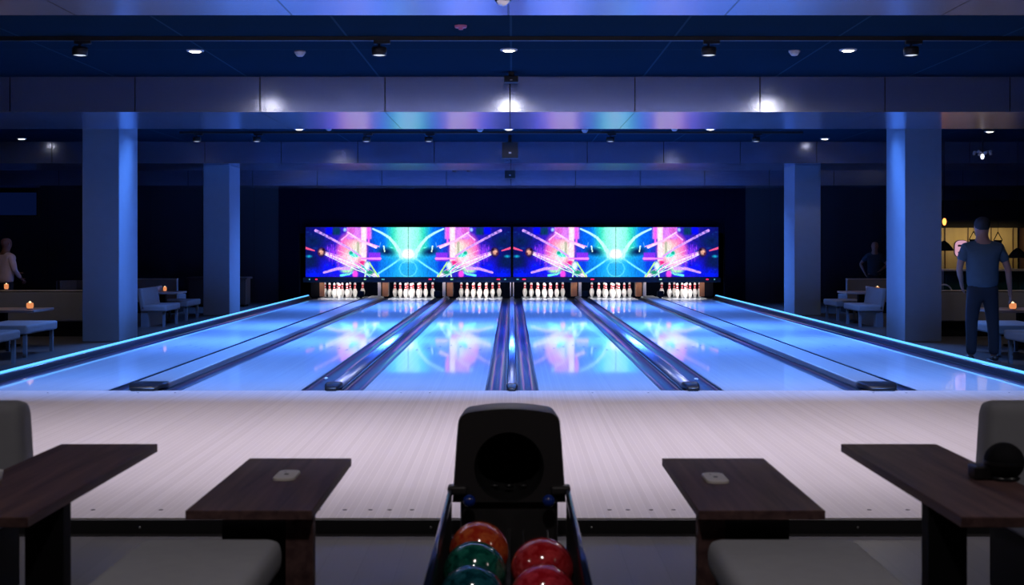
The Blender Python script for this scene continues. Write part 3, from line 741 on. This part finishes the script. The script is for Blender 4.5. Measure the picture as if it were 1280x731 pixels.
def lounge(x0, x1, label):
    xc = (x0 + x1) / 2; t = thing('lounge_chair', label, 'chair', (xc, 4.70, 0), 0, 'grey upholstered chairs at the frame edges'); h = (x1 - x0) / 2
    def bk(b):
        box(b, -h, h, 0, .13, .30, .745, bev=.055, seg=6)
        for v in b.verts: v.co.x *= 1 - .10 * max(0, (v.co.z - .45)) / .3
    made('backrest', bk, 'upholstery', t, smooth=True)
    made('seat', lambda b: box(b, -h + .01, h - .01, -.5, .0, .30, .42, bev=.04, seg=4), 'upholstery', t, smooth=True)
    made('base', lambda b: box(b, -h + .06, h - .06, -.44, .08, .03, .302), 'blackmatt', t)
    made('plinth', lambda b: box(b, -h + .1, h - .1, -.4, .04, 0, .031), 'blackmatt', t)
lounge(-2.40, -1.857, 'rounded grey chair back behind the left edge table'); lounge(1.80, 2.36, 'rounded grey chair back behind the right edge table')
for px, py, sd_ in ((358.5, 594.5, 'left'), (894, 598, 'right')):
    s = (py - HY) / (CZ - .523); x, y = (px - CX) / s, F / s
    t = thing('call_pad', f'small pale rounded pad on the {sd_} walnut pad table', 'pad', (x, y, .52), 0, 'pale pads on the tables')
    def pad(b):
        pr = rrect(0, 0, .078, .165, .028, 5)
        a = [b.verts.new((u, v, 0)) for u, v in pr]; c = [b.verts.new((u, v, .007)) for u, v in pr]; d = [b.verts.new((u * .93, v * .96, .010)) for u, v in pr]
        for r1, r2 in ((a, c), (c, d)):
            for k in range(len(a)):
                j = (k + 1) % len(a); b.faces.new((r1[k], r1[j], r2[j], r2[k]))
        b.faces.new(a[::-1]); b.faces.new(d)
    made('casing', pad, 'pad', t)
    made('button', lambda b: (ball(b, (.0, -.006, .010), .009, 12, (1, 1, .25)), ball(b, (-.012, .040, .010), .004, 8, (1, 1, .25))), 'ink', t)
t = thing('tabletop_speaker', 'rounded black item standing on the right edge table before the grey chair', 'speaker', (1.575, 3.93, .60))
made('body', lambda b: ball(b, (0, 0, .058), .062, 28, (1, 1, .98)), 'blackmatt', t); made('base_ring', lambda b: lathe(b, [(0, .0), (.045, 0), (.05, .008), (.04, .014)]), 'blackplastic', t)
made('grille_band', lambda b: lathe(b, [(.0625, .05), (.064, .056), (.0625, .062)]), 'blackplastic', t)
made('side_box', lambda b: box(b, -.10, -.045, -.02, .05, 0, .045, bev=.008), 'blackplastic', t)
t = thing('white_cup', 'small white cup on the left edge table at the frame edge', 'cup', (-1.625, 3.87, .60))
made('cup_body', lambda b: lathe(b, [(0, .0), (.014, 0), (.021, .04), (.019, .04), (.012, .006), (0, .006)]), 'white', t)
made('cup_handle', lambda b: tube(b, (-.019, 0, .012), (-.028, 0, .030), .003, 8), 'white', t)

# ------------------------------------------------------------------ booths at both sides
def bench(cx0, cx1, y0, y1, zt, label, back_x=None, group='low grey benches at the sides'):
    xc = (cx0 + cx1) / 2; h = (cx1 - cx0) / 2; D = y1 - y0
    t = thing('padded_bench', label, 'bench', (xc, y0, 0), 0, group)
    made('seat', lambda b: box(b, -h, h, 0, D, zt - .11, zt, bev=.03, seg=3), 'upholstery2', t)
    for sx in (-1, 1):
        for sy in (.06, D - .1): made('leg', lambda b: box(b, sx * (h - .05) - .02, sx * (h - .05) + .02, sy, sy + .04, 0, zt - .108), 'leg', t)
    if back_x:
        def bk(b):
            x = back_x * h; a, c = sorted((x, x - back_x * .09)); fs = box(b, a, c, 0, D, zt - .1, zt + .27, bev=.03, seg=3)
            for v in b.verts:
                if v.co.z > zt: v.co.x += back_x * .06
        made('backrest', bk, 'upholstery2', t)
        made('side_panel', lambda b: box(b, *sorted((back_x * (h - .005), back_x * (h - .12))), .03, D - .03, 0, zt - .1), 'leg', t)
    return t
def booth_table(xc, yc, w_, d_, zt, label):
    t = thing('booth_table', label, 'table', (xc, yc, 0), 0, 'small tables of the side booths')
    made('tabletop', lambda b: box(b, -w_ / 2, w_ / 2, -d_ / 2, d_ / 2, zt - .035, zt, bev=.008), 'boothwood', t)
    made('column_leg', lambda b: box(b, -.05, .05, -.05, .05, .02, zt - .033), 'blackmatt', t)
    made('foot_plate', lambda b: box(b, -.17, .17, -.17, .17, 0, .022), 'blackmatt', t)
def sofa(x0, x1, y0, y1, zt, label, dirn):
    t = thing('booth_sofa', label, 'sofa', ((x0 + x1) / 2, y0, 0), 0, 'grey booth sofas at the sides'); h = (x1 - x0) / 2; D = y1 - y0
    made('backrest', lambda b: box(b, -h, h, 0, .12, .22, zt, bev=.02), 'upholstery2', t)
    made('seat', lambda b: box(b, -h, h, .121, D, .22, .36, bev=.03), 'upholstery2', t)
    made('plinth', lambda b: box(b, -h + .05, h - .05, .05, D - .05, 0, .222), 'blackmatt', t)
    made('top_trim', lambda b: box(b, -h, h, -.004, .125, zt, zt + .018, bev=.004), 'bartop', t)
def candle(x, y, z, label, r=.035, warm=True):
    t = thing('candle_holder', label, 'candle', (x, y, z), 0, 'lit candle glasses')
    made('holder_base', lambda b: lathe(b, [(0, 0), (r * .8, 0), (r * .8, .016), (0, .016)]), 'boothwood', t)
    made('glass', lambda b: lathe(b, [(r * .8, .016), (r, .04), (r * .95, .085), (r * .75, .088)]), 'candleglass', t)
    made('flame', lambda b: ball(b, (0, 0, .086), r * .4, 10, (1, 1, 1.4)), 'candlehot', t)
def tumbler(x, y, z, label):
    t = thing('drinking_glass', label, 'glass', (x, y, z), 0, 'glasses on the booth tables')
    made('glass_wall', lambda b: lathe(b, [(0, 0), (.028, 0), (.034, .10), (.030, .10), (.025, .01), (0, .01)]), 'glass', t)
    made('drink', lambda b: lathe(b, [(.0255, .012), (.029, .07), (0, .07)]), 'pale', t)
for s, sd_ in ((-1, 'left'), (1, 'right')):
    def X(a, b): return sorted((s * a, s * b))
    # middle booth between the columns
    a, c = X(5.64, 6.06); bench(a, c, 20.0, 20.9, .36, f'low grey bench with slanted back beside the near {sd_} column', back_x=s)
    a, c = X(5.70, 6.3); bench(a, c, 21.6, 22.5, .355, f'low backless grey bench behind the {sd_} slanted-back bench')
    booth_table(s * 6.05, 22.05 - .75, .66, .62, .53, f'small table between the two {sd_} benches past the near column')
    a, c = X(6.55, 7.5); sofa(a, c, 24.0, 24.7, .66, f'grey booth sofa beyond the {sd_} bench table', s)
    # near booth outside the column
    a, c = X(5.77, 6.42); bench(a, c, 14.6, 15.6, .385, f'low grey bench outside the {sd_} near column, toward the frame edge')
    a, c = X(5.60, 6.2); bench(a, c, 13.15, 14.0, .38, f'low grey bench nearest the {sd_} frame edge, mostly cropped')
    booth_table(s * 6.72, 16.2, 1.1, .7, .50, f'booth table behind the {sd_} edge benches, candle on it')
    a, c = X(5.96, 7.7); sofa(a, c, 17.95, 18.6, .66, f'long grey booth sofa outside the {sd_} near column', s)
candle(-6.28, 16.0, .50, 'square-looking lit candle glass on the left edge table', .045)
candle((39 - CX) / 81, 18.02, .678, 'small lit candle on the top of the left booth sofa', .032)
candle((206 - CX) / 72.6, 21.15, .53, 'lit candle at the middle of the left bench table', .03)
tumbler((192 - CX) / 73.6, 21.1, .53, 'glass left of the candle on the left bench table')
tumbler((201 - CX) / 71.6, 21.4, .53, 'glass right beside the candle on the left bench table')
candle((1097 - CX) / 72.6, 21.15, .53, 'lit candle on the right bench table beside the column', .034)
tumbler((1084.5 - CX) / 72.6, 21.15, .53, 'pale glass left of the candle on the right bench table')
candle((1269 - CX) / 97, 15.9, .50, 'round lit candle on the right edge table', .045)
candle((1277 - CX) / 81, 18.02, .678, 'lit candle on the top of the right booth sofa by the frame edge', .04)
# chair behind left sofa
t = thing('tub_chair', 'pale tub chair seen above the left booth sofa beside the near column', 'chair', (-7.55, 21.2, 0))
def tub(b):
    for k in range(9):
        a0, a1 = R(-20 + k * 24.5), R(-20 + (k + 1) * 24.5)
        v = [b.verts.new((r_ * math.cos(a), r_ * math.sin(a), z)) for a, r_ in ((a0, .30), (a1, .30)) for z in (.30, .72)] + [b.verts.new((r_ * math.cos(a), r_ * math.sin(a), z)) for a, r_ in ((a0, .24), (a1, .24)) for z in (.30, .72)]
        for f in ((0, 1, 3, 2), (4, 6, 7, 5), (1, 5, 7, 3), (0, 2, 6, 4)): b.faces.new([v[i] for i in f])
    bmesh.ops.remove_doubles(b, verts=b.verts[:], dist=.001)
made('shell', tub, 'upholstery2', t, smooth=False); made('seat', lambda b: lathe(b, [(0, .38), (.22, .38), (.238, .36), (.238, .28), (0, .28)]), 'upholstery2', t)
made('pedestal', lambda b: lathe(b, [(0, 0), (.2, 0), (.19, .02), (.04, .03), (.04, .285), (0, .285)]), 'blackmatt', t)
# dark sideboard with red lamp by the far left column
t = thing('sideboard', 'dark brown cabinet in the shade beside the far left column', 'sideboard', (-6.35, 26.4, 0))
made('carcass', lambda b: box(b, -.62, .62, 0, .5, .05, .60), 'brown', t); made('top_board', lambda b: box(b, -.66, .66, -.03, .53, .60, .64, bev=.006), 'brown', t)
made('plinth', lambda b: box(b, -.58, .58, .03, .46, 0, .051), 'blackmatt', t)
for k in (-1, 0, 1): made('door', lambda b: box(b, k * .4 - .19, k * .4 + .19, -.014, -.001, .08, .57, bev=.004), 'brown', t)
t = thing('red_lamp', 'little red glowing lamp beside the far left column', 'lamp', (-5.97, 24.9, 0))
made('shade', lambda b: lathe(b, [(.055, .62), (.06, .66), (.02, .74), (0, .745)]), glow('red_shade', (1, .12, .05), .8), t)
made('stem', lambda b: tube(b, (0, 0, .02), (0, 0, .63), .012), 'brown', t); made('foot', lambda b: lathe(b, [(0, 0), (.09, 0), (.08, .02), (0, .025)]), 'brown', t)
# television on the far left wall
t = thing('wall_television', 'dark blue television on the far left back wall', 'television', (-11.95, 28.45, CZ + .93))
made('display', lambda b: box(b, -.95, .95, -.055, -.05, -.26, .26), 'tv', t); made('casing', lambda b: box(b, -.99, .99, -.049, .08, -.30, .30, bev=.006), 'blackplastic', t)

# ------------------------------------------------------------------ bar at the far right
t = thing('bar_counter', 'bar counter with pale top and dark green front behind the standing man', 'bar counter', (9.0, 21.9, 0))
made('counter_top', lambda b: box(b, -1.35, 1.9, -.12, .55, .87, .905, bev=.006), 'bartop', t)
made('counter_front', lambda b: box(b, -1.3, 1.85, 0, .5, .06, .87), 'barfront', t); made('kick_plate', lambda b: box(b, -1.27, 1.8, .04, .46, 0, .06), 'blackmatt', t)
for k in range(7): made('front_panel', lambda b: box(b, -1.27 + k * .44, -.87 + k * .44, -.02, -.001, .12, .80, bev=.01), 'barfront', t)
def bback(b): box(b, 8.1, 9.92, 24.0, 24.1, 0, 1.67)
t = thing('back_bar_wall', 'warm yellow lit panel behind the bar counter', 'panel', (9.0, 24.0, 0))
made('panel', lambda b: box(b, -.95, .88, 0, .08, 0, 1.67), 'barwall', t)
for x in (-.55, -.1, .35, .78): made('mullion', lambda b: box(b, x, x + .02, -.015, -.001, .7, 1.67), 'brown', t)
made('header', lambda b: box(b, -1.1, 2.4, -.2, .3, 1.672, 2.2), 'blackmatt', t)
area('bar_lamp', (9.0, 23.55, 1.62), (R(40), 0, 0), 1.6, .06, 5.0, (1, .74, .36))
t = thing('back_shelf', 'dark shelf unit at the right end of the bar', 'shelf', (10.35, 23.8, 0))
made('carcass', lambda b: (box(b, -.42, .5, .2, .25, 0, 1.67), box(b, -.42, -.38, 0, .2, 0, 1.67), box(b, -.42, .5, 0, .2, .0, .1)), 'brown', t)
for z in (.95, 1.3): made('shelf_board', lambda b: box(b, -.38, .5, 0, .2, z, z + .03), 'brown', t)
bt = thing('bottle', '', 'bottle')
made('glass', lambda b: lathe(b, [(0, 0), (.035, 0), (.037, .01), (.037, .15), (.03, .18), (.013, .20), (.012, .26), (0, .26)], seg=14), 'green', bt)
made('cap', lambda b: lathe(b, [(.014, .245), (.014, .272), (0, .272)], seg=12), 'pale', bt)
k = 0
for z, row in ((.98, 'lower'), (1.33, 'upper')):
    for i, x in enumerate((10.05, 10.25, 10.45)):
        o = bt if k == 0 else copy_tree(bt); k += 1
        place(o, (x, 23.9, z + .002), f'green bottle on the {row} board of the bar shelf, {("left", "middle", "right")[i]} one', group='bottles on the bar shelf')
# things hanging before the lit panel
def hung(px, py, y, kind, label):
    s = F / y; x = (px - CX) / s; z = CZ + (HY - py) / s
    t = thing('hanging_pot' if kind == 'pot' else 'pendant_lamp', label, 'pot' if kind == 'pot' else 'lamp', (x, y, z), 0, 'dark things hanging over the bar')
    if kind == 'pot':
        made('pot_body', lambda b: lathe(b, [(0, -.14), (.05, -.14), (.07, -.02), (.085, 0), (.075, 0), (.045, -.12), (0, -.12)], seg=16), 'blackmatt', t)
        made('hanger', lambda b: (tube(b, (-.08, 0, 0), (0, 0, .15), .008, 6), tube(b, (.08, 0, 0), (0, 0, .15), .008, 6)), 'blackmatt', t)
        made('cord', lambda b: tube(b, (0, 0, .15), (0, 0, CEIL - z), .003, 6), 'blackmatt', t)
    else:
        made('shade', lambda b: lathe(b, [(.17, -.08), (.175, -.06), (.09, .05), (.03, .10), (0, .11)], seg=20), 'blackmatt', t)
        made('cord', lambda b: tube(b, (0, 0, .10), (0, 0, CEIL - z), .004, 6), 'blackmatt', t)
hung(1247.5, 300, 23.2, 'pot', 'small black pot with triangular hanger against the yellow panel')
hung(1217, 299, 23.2, 'pot', 'black hanging pot half hidden behind the standing man')
hung(1180, 308, 22.9, 'shade', 'black cone shade beside the right near column')
hung(1272, 317, 22.6, 'shade', 'black cone shade at the right frame edge over the bar')
s = F / 22.0; t = thing('pendant_bulb', 'bare warm glowing bulb beside the right near column', 'bulb', ((1180.5 - CX) / s, 22.0, CZ + 28 / s))
made('bulb', lambda b: ball(b, (0, 0, 0), .035, 14, (1, 1, 1.9)), 'bulb', t); made('socket', lambda b: tube(b, (0, 0, .06), (0, 0, .12), .02), 'blackmatt', t)
made('cord', lambda b: tube(b, (0, 0, .12), (0, 0, CEIL - CZ - 28 / s), .004, 6), 'blackmatt', t)
s = F / 21.95; t = thing('menu_sign', 'small glowing pinkish sign with dark marks on the bar counter', 'sign', ((1202 - CX) / s, 21.95, .905))
zc = CZ + (305 - 311) / s - .905
made('sign_face', lambda b: prism_y(b, rrect(0, zc, .24, .30, .09, 5), -.012, .0), 'signpink', t)
made('sign_case', lambda b: prism_y(b, rrect(0, zc, .26, .32, .10, 5), .001, .03), 'blackplastic', t)
made('sign_stand', lambda b: box(b, -.02, .02, .0, .03, 0, zc - .14), 'blackplastic', t)
made('sign_marks', lambda b: (box(b, -.07, .05, -.016, -.0125, zc + .04, zc + .075), box(b, -.03, .08, -.016, -.0125, zc - .02, zc + .01), box(b, -.07, .06, -.016, -.0125, zc - .08, zc - .05)), 'ink', t)
# chair loop seen over the right sofa
s = F / 19.2; t = thing('hoop_chair', 'chair with pale curved top rail beyond the right booth sofa', 'chair', ((1180 - CX) / s, 19.2, 0))
def hoop(b):
    for k in range(10):
        a0, a1 = R(18 * k), R(18 * (k + 1))
        tube(b, (.13 * math.cos(a0), 0, .58 + .14 * math.sin(a0)), (.13 * math.cos(a1), 0, .58 + .14 * math.sin(a1)), .012, 8)
made('back_hoop', hoop, 'pale', t); made('seat', lambda b: lathe(b, [(0, .36), (.17, .36), (.17, .40), (0, .40)]), 'brown', t)
for sx in (-.13, .13):
    made('leg', lambda b: tube(b, (sx, 0, 0), (sx, 0, .59), .012, 8), 'pale', t); made('leg', lambda b: tube(b, (sx, -.25, 0), (sx * .8, -.12, .37), .012, 8), 'pale', t)
# glassy pendant at the far right ceiling
s = F / 19.0; t = thing('glass_chandelier', 'small glassy chandelier under the ceiling above the bar area', 'chandelier', ((1228 - CX) / s, 19.0, CEIL))
zc = CZ + (305 - 194) / s - CEIL
made('stem', lambda b: tube(b, (0, 0, zc + .03), (0, 0, 0), .01), 'blackmatt', t)
made('bulb', lambda b: ball(b, (0, 0, zc - .02), .03, 12, (1, 1, 1.5)), glow('pendant_glow', (.8, .85, 1), 1.6), t)
for k in range(8):
    a = k * math.pi / 4
    made('glass_drop', lambda b: (ball(b, (.13 * math.cos(a), .13 * math.sin(a), zc + .02 + .03 * (k % 2)), .022, 10), tube(b, (0, 0, zc + .04), (.13 * math.cos(a), .13 * math.sin(a), zc + .04 + .03 * (k % 2)), .004, 6)), 'glass', t)

# ------------------------------------------------------------------ people
def skin(name, verts, edges, m, parent, sub=2, root=0):
    """one continuous surface grown over a skeleton: verts (x, y, z, rx[, ry])"""
    me = bpy.data.meshes.new(name); me.from_pydata([v[:3] for v in verts], edges, [])
    o = bpy.data.objects.new(name, me); COL.objects.link(o)
    md = o.modifiers.new('s', 'SKIN'); md.use_smooth_shade = True
    for i, v in enumerate(verts):
        sv = me.skin_vertices[0].data[i]; sv.radius = (v[3], v[4] if len(v) > 4 else v[3]); sv.use_root = (i == root)
    o.modifiers.new('d', 'SUBSURF').levels = sub; o.modifiers[1].render_levels = sub
    dg = bpy.context.evaluated_depsgraph_get(); dg.update()
    nm = bpy.data.meshes.new_from_object(o.evaluated_get(dg)); nm.name = name
    o.modifiers.clear(); o.data = nm; bpy.data.meshes.remove(me)
    nm.materials.clear(); nm.materials.append(M[m])
    for p in nm.polygons: p.use_smooth = True
    o.parent = parent
    return o
def person(label, loc, rz, scale, skin_m, shirt, arms, lean=0.0, long_sleeve=False, bald=False, wide=1.0, group=None, stance=.11, trousers='trousers', head_turn=0):
    """figure 1.75 m tall before scaling, facing +Y. arms: [(elbow), (wrist)] for -x and +x"""
    t = thing('person', label, 'person', loc, rz); t.scale = (scale,) * 3
    L = lambda z: lean * max(0, z - .95)
    V = []; E = []
    def add(x, y, z, rx, ry=None, to=None):
        V.append((x, y + L(z), z, rx, ry if ry else rx)); i = len(V) - 1
        if to is not None: E.append((to, i))
        return i
    pel = add(0, 0, .95, .15 * wide, .11); bel = add(0, .0, 1.08, .14 * wide, .105, pel); che = add(0, .0, 1.28, .155 * wide, .11, bel); upc = add(0, -.005, 1.40, .12 * wide, .085, che)
    nk = add(0, .005, 1.475, .072, None, upc); n2 = add(0, .015, 1.53, .070, None, nk); jaw = add(0, .035, 1.585, .088, .098, n2); sk = add(0, .018, 1.655, .096, .118, jaw); tp = add(0, .012, 1.705, .084, .100, sk); tq = add(0, .010, 1.745, .050, .060, tp)
    hips = []; 
    shoulders = []
    for k, sx in enumerate((-1, 1)):
        hp = add(sx * .09, 0, .88, .092, None, pel); kn = add(sx * stance, .012, .50, .058, None, hp); cf = add(sx * (stance + .005), -.012, .36, .056, None, kn); an = add(sx * (stance + .01), -.01, .09, .038, None, cf); add(sx * (stance + .02), .10, .035, .036, .03, an)
        shd = add(sx * .168 * wide, -.005, 1.392, .058, None, upc)
        (ex, ey, ez), (wx, wy, wz) = arms[k]
        m1 = add((sx * .175 * wide + ex) / 2, ey / 2, (1.415 + ez) / 2, .050, None, shd)
        el = add(ex, ey, ez, .040, None, m1); fm = add(ex * .6 + wx * .4, ey * .6 + wy * .4, ez * .6 + wz * .4, .040, None, el); wr = add(wx, wy, wz, .026, .024, fm)
        d = (Vector((wx, wy, wz)) - Vector((ex, ey, ez))).normalized(); side = Vector((0, 1, 0)) - d * d.y; side.normalize()
        w_ = Vector((wx, wy, wz)); pm = w_ + d * .055; pi = add(*pm, .018, .034, wr)
        for q, (o_, ln) in enumerate(((-.028, .062), (-.009, .078), (.010, .084), (.028, .074))):
            k0 = w_ + d * .092 + side * o_; b1 = add(*k0, .0095, None, pi); cur = Vector((-sx, 0, 0)) * .016
            b2 = add(*(k0 + d * ln * .5 + cur * .3), .0085, None, b1); add(*(k0 + d * ln * .92 + cur * 1.2), .007, None, b2)
        th = w_ + d * .03 + side * .034; b1 = add(*th, .011, None, pi); add(*(th + d * .04 + side * .020), .009, None, b1)
        shoulders.append(((sx * .175 * wide, 1.415), (ex, ey, ez), (wx, wy, wz)))
    skin('body', V, E, skin_m, t, 2)
    # shirt
    V = []; E = []
    a = add(0, 0, .865, .172 * wide, .145); b_ = add(0, 0, 1.00, .176 * wide, .138, a); c = add(0, 0, 1.14, .176 * wide, .132, b_); d_ = add(0, 0, 1.29, .192 * wide, .135, c); e = add(0, -.004, 1.395, .128 * wide, .105, d_); add(0, .005, 1.49, .088, .082, e)
    for k, sx in enumerate((-1, 1)):
        (ex, ey, ez), (wx, wy, wz) = arms[k]; s0 = add(sx * .166 * wide, -.005, 1.385, .073, None, e)
        f = .72; m1 = add(sx * .175 * wide * (1 - f) + ex * f, ey * f, 1.415 * (1 - f) + ez * f, .064, None, s0)
        if long_sleeve:
            el = add(ex, ey, ez, .054, None, m1); add(ex * .12 + wx * .88, ey * .12 + wy * .88, ez * .12 + wz * .88, .038, None, el)
    skin('shirt', V, E, shirt, t, 2)
    # trousers
    V = []; E = []
    a = add(0, 0, .99, .160 * wide, .122); b_ = add(0, 0, .89, .158 * wide, .125, a)
    for sx in (-1, 1):
        h_ = add(sx * .095, 0, .80, .100, .105, b_); k_ = add(sx * stance, .012, .50, .078, None, h_); cf = add(sx * (stance + .005), -.008, .30, .070, None, k_); add(sx * (stance + .01), -.005, .07, .060, .064, cf)
    skin('trousers', V, E, trousers, t, 2)
    for sx in (-1, 1):
        x = sx * (stance + .02)
        V = []; E = []
        a = add(x, -.055, .045, .044, .040); b_ = add(x, .05, .045, .048, .040, a); add(x + sx * .012, .16, .036, .042, .030, b_)
        so = skin('shoe', V, E, 'shoe', t, 2)
        made('sole', lambda b: box(b, x - .045, x + .052, -.10, .20, 0, .016, bev=.006), 'sole', so)
    lz = lean * .7
    if not bald:
        def hr(b):
            ball(b, (0, .002 + lz, 1.672), .096, 24, (.97, 1.12, 1.0))
            for v in list(b.verts):
                if v.co.z < 1.60 or (v.co.y > .05 + lz and v.co.z < 1.70): v.co = Vector((v.co.x * .75, .008 + lz + (v.co.y - lz) * .55, max(v.co.z, 1.60) + .01))
        made('hair', hr, 'hair', t)
    def face(b):
        ball(b, (0, .128 + lz, 1.625), .014, 10, (.8, 1.1, 1.5))
    made('nose', face, skin_m, t)
    for sx in (-1, 1):
        made('ear', lambda b: ball(b, (sx * .084, .02 + lz, 1.64), .022, 12, (.35, .8, 1.3)), skin_m, t)
        made('eye', lambda b: ball(b, (sx * .03, .105 + lz, 1.662), .011, 10), 'white', t)
    made('mouth', lambda b: ball(b, (0, .112 + lz, 1.59), .018, 10, (1.2, .3, .3)), mat('lips', (.30, .10, .09), .6), t)
    return t
person('man seen from behind in a blue-grey t-shirt and dark trousers at the right', (5.42, 14.15, 0), R(-6), .945, 'skin', 'tee',
       [((-.275, -.01, 1.13), (-.215, .12, .95)), ((.30, -.02, 1.12), (.335, .03, .86))], wide=1.18, stance=.125)
person('person in a pale pink shirt standing behind the left booth sofa', (-7.88, 19.1, 0), R(-35), .83, 'skin2', 'pinkshirt',
       [((-.28, .02, 1.14), (-.12, .25, 1.10)), ((.29, .0, 1.14), (.20, .20, .98))], long_sleeve=True, bald=True, wide=1.15)
person('person in a dark teal shirt leaning beside the right near column', (7.42, 25.15, 0), R(168), .80, 'skin', 'tealshirt',
       [((-.30, .06, 1.15), (-.16, .25, 1.05)), ((.34, -.04, 1.18), (.26, .12, .98))], lean=.25, bald=True, long_sleeve=False, wide=1.05)
